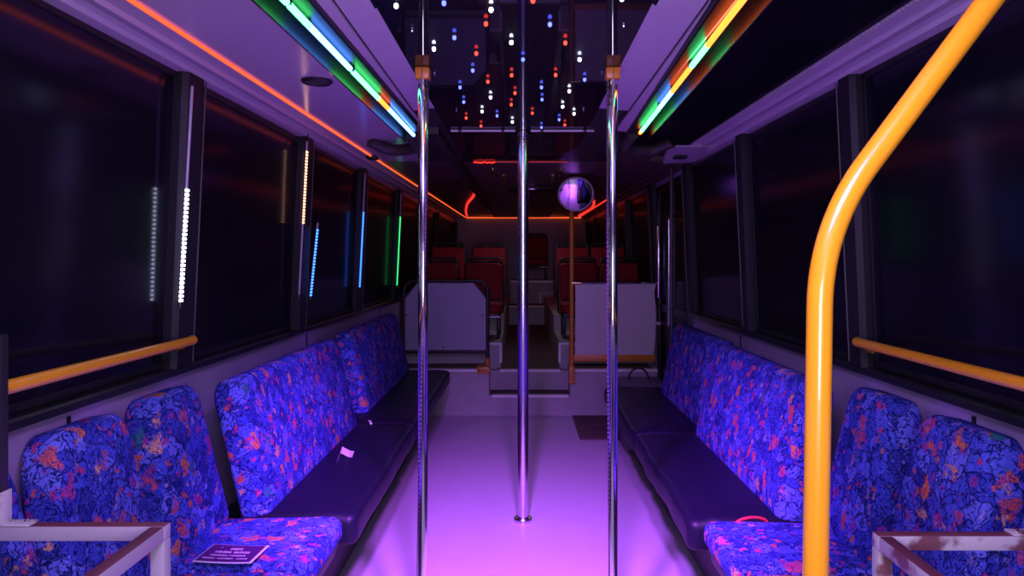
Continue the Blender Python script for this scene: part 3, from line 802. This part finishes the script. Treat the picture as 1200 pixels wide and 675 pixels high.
# ------------------------------------------------------------------ tube light fixtures on the ceiling
def fixture(s, segs, xa, xb, label):
    """tube at |x| = xa at y 1.68 to xb at y 3.5"""
    ya, yb = .7, 3.52
    X = lambda y: xa + (xb - xa) * (y - 1.68) / 1.82
    t = thing('tube_light', label, 'light fixture', (s * xa, 1.68, 1.9), 'multicoloured ceiling tube lights')
    bm = B()
    def xs(off): return [(s * (X(ya) + off), ya), (s * (X(yb) + off), yb)]
    def strip(o0, z0, o1, z1, th=.006):
        p = [(s * (X(ya) + o0), ya, z0), (s * (X(ya) + o1), ya, z1), (s * (X(yb) + o1), yb, z1), (s * (X(yb) + o0), yb, z0)]
        prism(bm, p, (0, 0, th))
    strip(-.055, 1.912, .046, 1.918)      # back plate
    strip(-.058, 1.900, -.052, 1.900, .03)
    strip(.042, 1.872, .046, 1.872, .055)   # deep outer lip
    obj('housing', bm, M['gloss_channel'], t)
    bm = B()
    tube(bm, [(s * (X(ya) + .044), ya, 1.872), (s * (X(yb) + .044), yb, 1.872)], .0025, 6); obj('rim', bm, M['chrome'], t)
    for a, b_, c in segs:
        bm = B(); tube(bm, [(s * X(a), a, 1.900), (s * X(b_), b_, 1.900)], .0085, 12); o = obj('tube', bm, E_['tube_' + c], t); o['label'] = c + ' glowing tube section'
    for y in sorted({q for a, b_, c in segs for q in (a, b_)}):
        bm = B(); box(bm, (s * X(y) - .005, y - .004, 1.901), (s * X(y) + .005, y + .004, 1.915), .001); obj('tube_clip', bm, M['dark'], t)
    return t
M['gloss_channel'] = pm('dark gloss channel', (.007, .007, .009), .35, spec=.12)
fixture(-1, [(.9, 1.69, 'green'), (1.715, 1.86, 'green'), (1.86, 2.28, 'blue'), (2.32, 2.70, 'green'), (2.70, 2.88, 'red'), (2.90, 3.50, 'blue')], .548, .520, 'green, blue and red ceiling tube light above the strip-lit windows')
fixture(1, [(.9, 2.03, 'red'), (2.03, 2.25, 'green'), (2.28, 2.59, 'red'), (2.59, 2.87, 'blue'), (2.885, 3.38, 'green'), (3.38, 3.44, 'red')], .512, .565, 'red, green and blue ceiling tube light above the big yellow pole')

# ribbed hose loops at the ends of the fixtures
for s, x0 in ((-1, .60), (1, .60)):
    bm = B(); z = zc(3.8) - .03
    pts = arc([(s * (x0 - .05), 3.56, z + .015), (s * (x0 - .06), 3.84, z - .015), (s * (x0 + .10), 3.92, z - .02), (s * (x0 + .20), 3.84, z + .02)], .12, 10)
    rr = [.030 + .003 * (i % 2) for i in range(len(pts))]
    tube(bm, pts, rr, 14)
    tag(obj('duct_hose', bm, M['hose'], origin=(s * x0, 3.8, z)), 'dark hose loop hanging at the end of the ceiling tube light, ' + ('strip-lit window side' if s < 0 else 'door side'), 'hose', 'dark hose loops at the ceiling')

# round speaker in the soffit, small ceiling vents in the rear
def disc(name, x, y, z, r, label, cat, group=None):
    t = thing(name, label, cat, (x, y, z), group)
    bm = B(); lathe(bm, [(r, .0), (r, -.006), (r * .86, -.012), (r * .80, -.008)], (x, y, z), seg=32); obj('bezel', bm, M['dark'], t)
    bm = B(); lathe(bm, [(r * .82, -.007), (r * .5, -.011), (r * .2, -.012), (0, -.012)], (x, y, z), seg=32); obj('grille', bm, M['hose'], t)
disc('ceiling_speaker', -.713, 2.53, zc(2.53), .054, 'small dark round speaker in the pale soffit', 'speaker')
disc('air_vent', -.57, 6.3, 1.965, .05, 'nearer dark round air vent in the dim rear soffit', 'vent', 'round vents in the rear soffit')
disc('air_vent', -.80, 8.4, 1.985, .06, 'farther dark round air vent beyond the first in the rear soffit', 'vent', 'round vents in the rear soffit')
for k, (x, y, ss, lab) in enumerate(((-.21, 5.35, 1, 'brass ceiling spotlight nearer the front, on the light-strip side of the thick pole'), (-.14, 5.75, 1, 'brass ceiling spotlight deeper in, on the light-strip side of the thick pole'), (.25, 5.75, -1, 'brass ceiling spotlight deeper in, beside the round mirror'), (.29, 5.35, -1, 'brass ceiling spotlight nearer the front, above the round mirror'))):
    z = zr(y); t = thing('ceiling_spotlight', lab, 'spotlight', (x, y, z), 'brass rear ceiling spotlights')
    bm = B(); lathe(bm, [(0, 0), (.026, 0), (.024, -.01), (.006, -.014), (.006, -.03), (0, -.03)], (x, y, z), seg=16); obj('base', bm, M['brass'], t)
    bm = B(); lathe(bm, [(0, -.02), (.014, -.018), (.02, .015), (.016, .018), (0, .012)], (x + ss * .01, y - .01, z - .04), (ss * .8, -.4, -.5), 16); obj('lamp_head', bm, M['brass'], t)
t = thing('roof_hatch', 'dark rectangular vent hatch in the rear ceiling', 'vent', (.1, 7.0, 1.97))
bm = B(); box(bm, (-.13, 6.7, 1.955), (.34, 7.2, 1.975), .008); obj('hatch', bm, M['dark'], t)
bm = B(); box(bm, (.06, 6.69, 1.945), (.15, 6.74, 1.958), .004); obj('latch', bm, M['steel'], t)

# ------------------------------------------------------------------ star bulbs in the mirror ceiling
bulbs = [('B', -0.189, 1.77), ('W', -0.076, 1.817), ('R', -0.094, 1.925), ('B', -0.189, 2.045), ('W', -0.26, 2.155), ('R', -0.137, 2.202), ('B', -0.161, 2.401), ('W', -0.029, 2.091), ('B', 0.005, 2.269), ('R', 0.028, 1.753), ('B', 0.076, 1.93), ('R', 0.127, 2.095), ('W', 0.182, 2.269), ('B', 0.22, 2.523), ('R', -0.033, 2.462), ('R', 0.116, 2.459), ('R', -0.118, 2.552), ('B', -0.223, 2.636), ('B', 0.073, 2.636), ('W', -0.119, 2.798), ('R', -0.024, 2.726), ('W', 0.178, 2.696), ('B', -0.229, 2.881), ('R', -0.041, 2.93), ('B', 0.081, 2.837), ('W', 0.169, 2.969), ('W', -0.166, 3.066), ('W', 0.226, 3.113), ('R', 0.047, 3.101), ('R', -0.244, 3.207), ('B', -0.106, 3.158), ('W', -0.041, 3.302), ('B', 0.169, 3.245), ('R', 0.202, 3.372), ('R', -0.189, 3.398), ('B', 0.095, 3.434), ('W', -0.309, 1.789), ('W', 0.241, 1.739)]
names = {'B': 'blue', 'W': 'white', 'R': 'red'}
for c in 'BWR':
    own = sorted([b_ for b_ in bulbs if b_[0] == c], key=lambda b_: -b_[2])
    proto = None
    for i, (_, x, y) in enumerate(own):
        lab = '%s glowing bulb in the mirror ceiling, %s %s one counting from the crossbar' % (names[c], ORD[i], names[c])
        if proto is None:
            proto = thing('ceiling_bulb', lab, 'light bulb', (x, y, 1.935), names[c] + ' bulbs in the mirror ceiling')
            bm = B(); lathe(bm, [(0, -.0165), (.003, -.016), (.0052, -.013), (.0058, -.009), (.0045, -.005), (0, -.004)], (x, y, 1.935), seg=14); obj('bulb', bm, E_['bulb_' + names[c]], proto)
            bm = B(); lathe(bm, [(.006, .0), (.006, -.004), (.004, -.005), (0, -.005)], (x, y, 1.935), seg=12); obj('socket', bm, M['dark'], proto)
        else: dup(proto, (x, y, 1.935), lab)
# small chrome screws holding the mirror ceiling
sp = None
for i, (x, y) in enumerate(((-.30, 1.99), (-.295, 2.47), (-.275, 3.07), (.275, 1.95), (.272, 2.45), (.262, 3.05))):
    lab = 'tiny chrome fixing stud in the mirror ceiling, %s from the crossbar on the %s side' % (ORD[2 - i % 3], 'strip-lit' if i < 3 else 'door')
    if sp is None:
        sp = thing('fixing_stud', lab, 'stud', (x, y, 1.935), 'chrome studs in the mirror ceiling')
        bm = B(); lathe(bm, [(0, -.012), (.003, -.011), (.0045, -.007), (.0025, -.004), (.005, 0)], (x, y, 1.935), seg=12); obj('stud', bm, M['chrome'], sp)
    else: dup(sp, (x, y, 1.935), lab)

# ------------------------------------------------------------------ lights
def area(name, loc, aim, size, energy, col, sy=None):
    l = bpy.data.lights.new(name, 'AREA'); l.energy = energy; l.color = col; l.size = size
    if sy: l.shape = 'RECTANGLE'; l.size_y = sy
    o = bpy.data.objects.new(name, l); C.objects.link(o); o.location = loc
    o.rotation_euler = (V(aim) - V(loc)).to_track_quat('-Z', 'Y').to_euler(); return o
def spot(name, loc, aim, ang, blend, energy, col, r=.05):
    l = bpy.data.lights.new(name, 'SPOT'); l.energy = energy; l.color = col; l.spot_size = math.radians(ang); l.spot_blend = blend; l.shadow_soft_size = r
    o = bpy.data.objects.new(name, l); C.objects.link(o); o.location = loc
    o.rotation_euler = (V(aim) - V(loc)).to_track_quat('-Z', 'Y').to_euler(); return o
# purple party lights in the front ceiling, washing the dance floor
spot('violet_par_light', (-.12, 1.45, 1.88), (-.05, 3.0, 0), 74, 1, 620, (.44, .09, 1), .06)
spot('magenta_par_light', (.12, 1.40, 1.88), (.05, 2.85, 0), 70, 1, 470, (.52, .10, 1), .06)
# cool white light of the entrance at the front
area('entrance_light', (.10, -.15, 1.12), (0, 3, 1.25), .4, 13, (.86, .72, 1))
area('violet_fill_light', (0, .45, 1.91), (0, 2.9, .2), .5, 46, (.56, .32, 1))  # added violet fill that lifts walls and seats, no real lamp here
# added dim fill to brighten the raised rear, no lamp fitted there
area('rear_fill_light', (.1, 7.3, 1.92), (.1, 7.4, .6), .25, 2.2, (.95, .78, 1))
w = bpy.data.worlds.new('night'); w.use_nodes = True; sc.world = w
w.node_tree.nodes['Background'].inputs[0].default_value = (.004, .004, .01, 1)
w.node_tree.nodes['Background'].inputs[1].default_value = 1

# ------------------------------------------------------------------ camera and colour management
cd = bpy.data.cameras.new('camera'); cam = bpy.data.objects.new('camera', cd); C.objects.link(cam)
cam.location = (0, 0, 1.3); cam.rotation_euler = (PI / 2, 0, 0)
cd.sensor_width = 36; cd.lens = 25.5; cd.shift_x = -11 / 1200; cd.shift_y = -33.5 / 1200; cd.clip_start = .05
sc.camera = cam
sc.view_settings.view_transform = 'Standard'; sc.view_settings.look = 'None'
sc.view_settings.gamma = 1; sc.view_settings.use_curve_mapping = False; sc.view_settings.exposure = 0
sc.cycles.use_denoising = True; sc.cycles.max_bounces = 10; sc.cycles.glossy_bounces = 6
sc.cycles.sample_clamp_indirect = 4
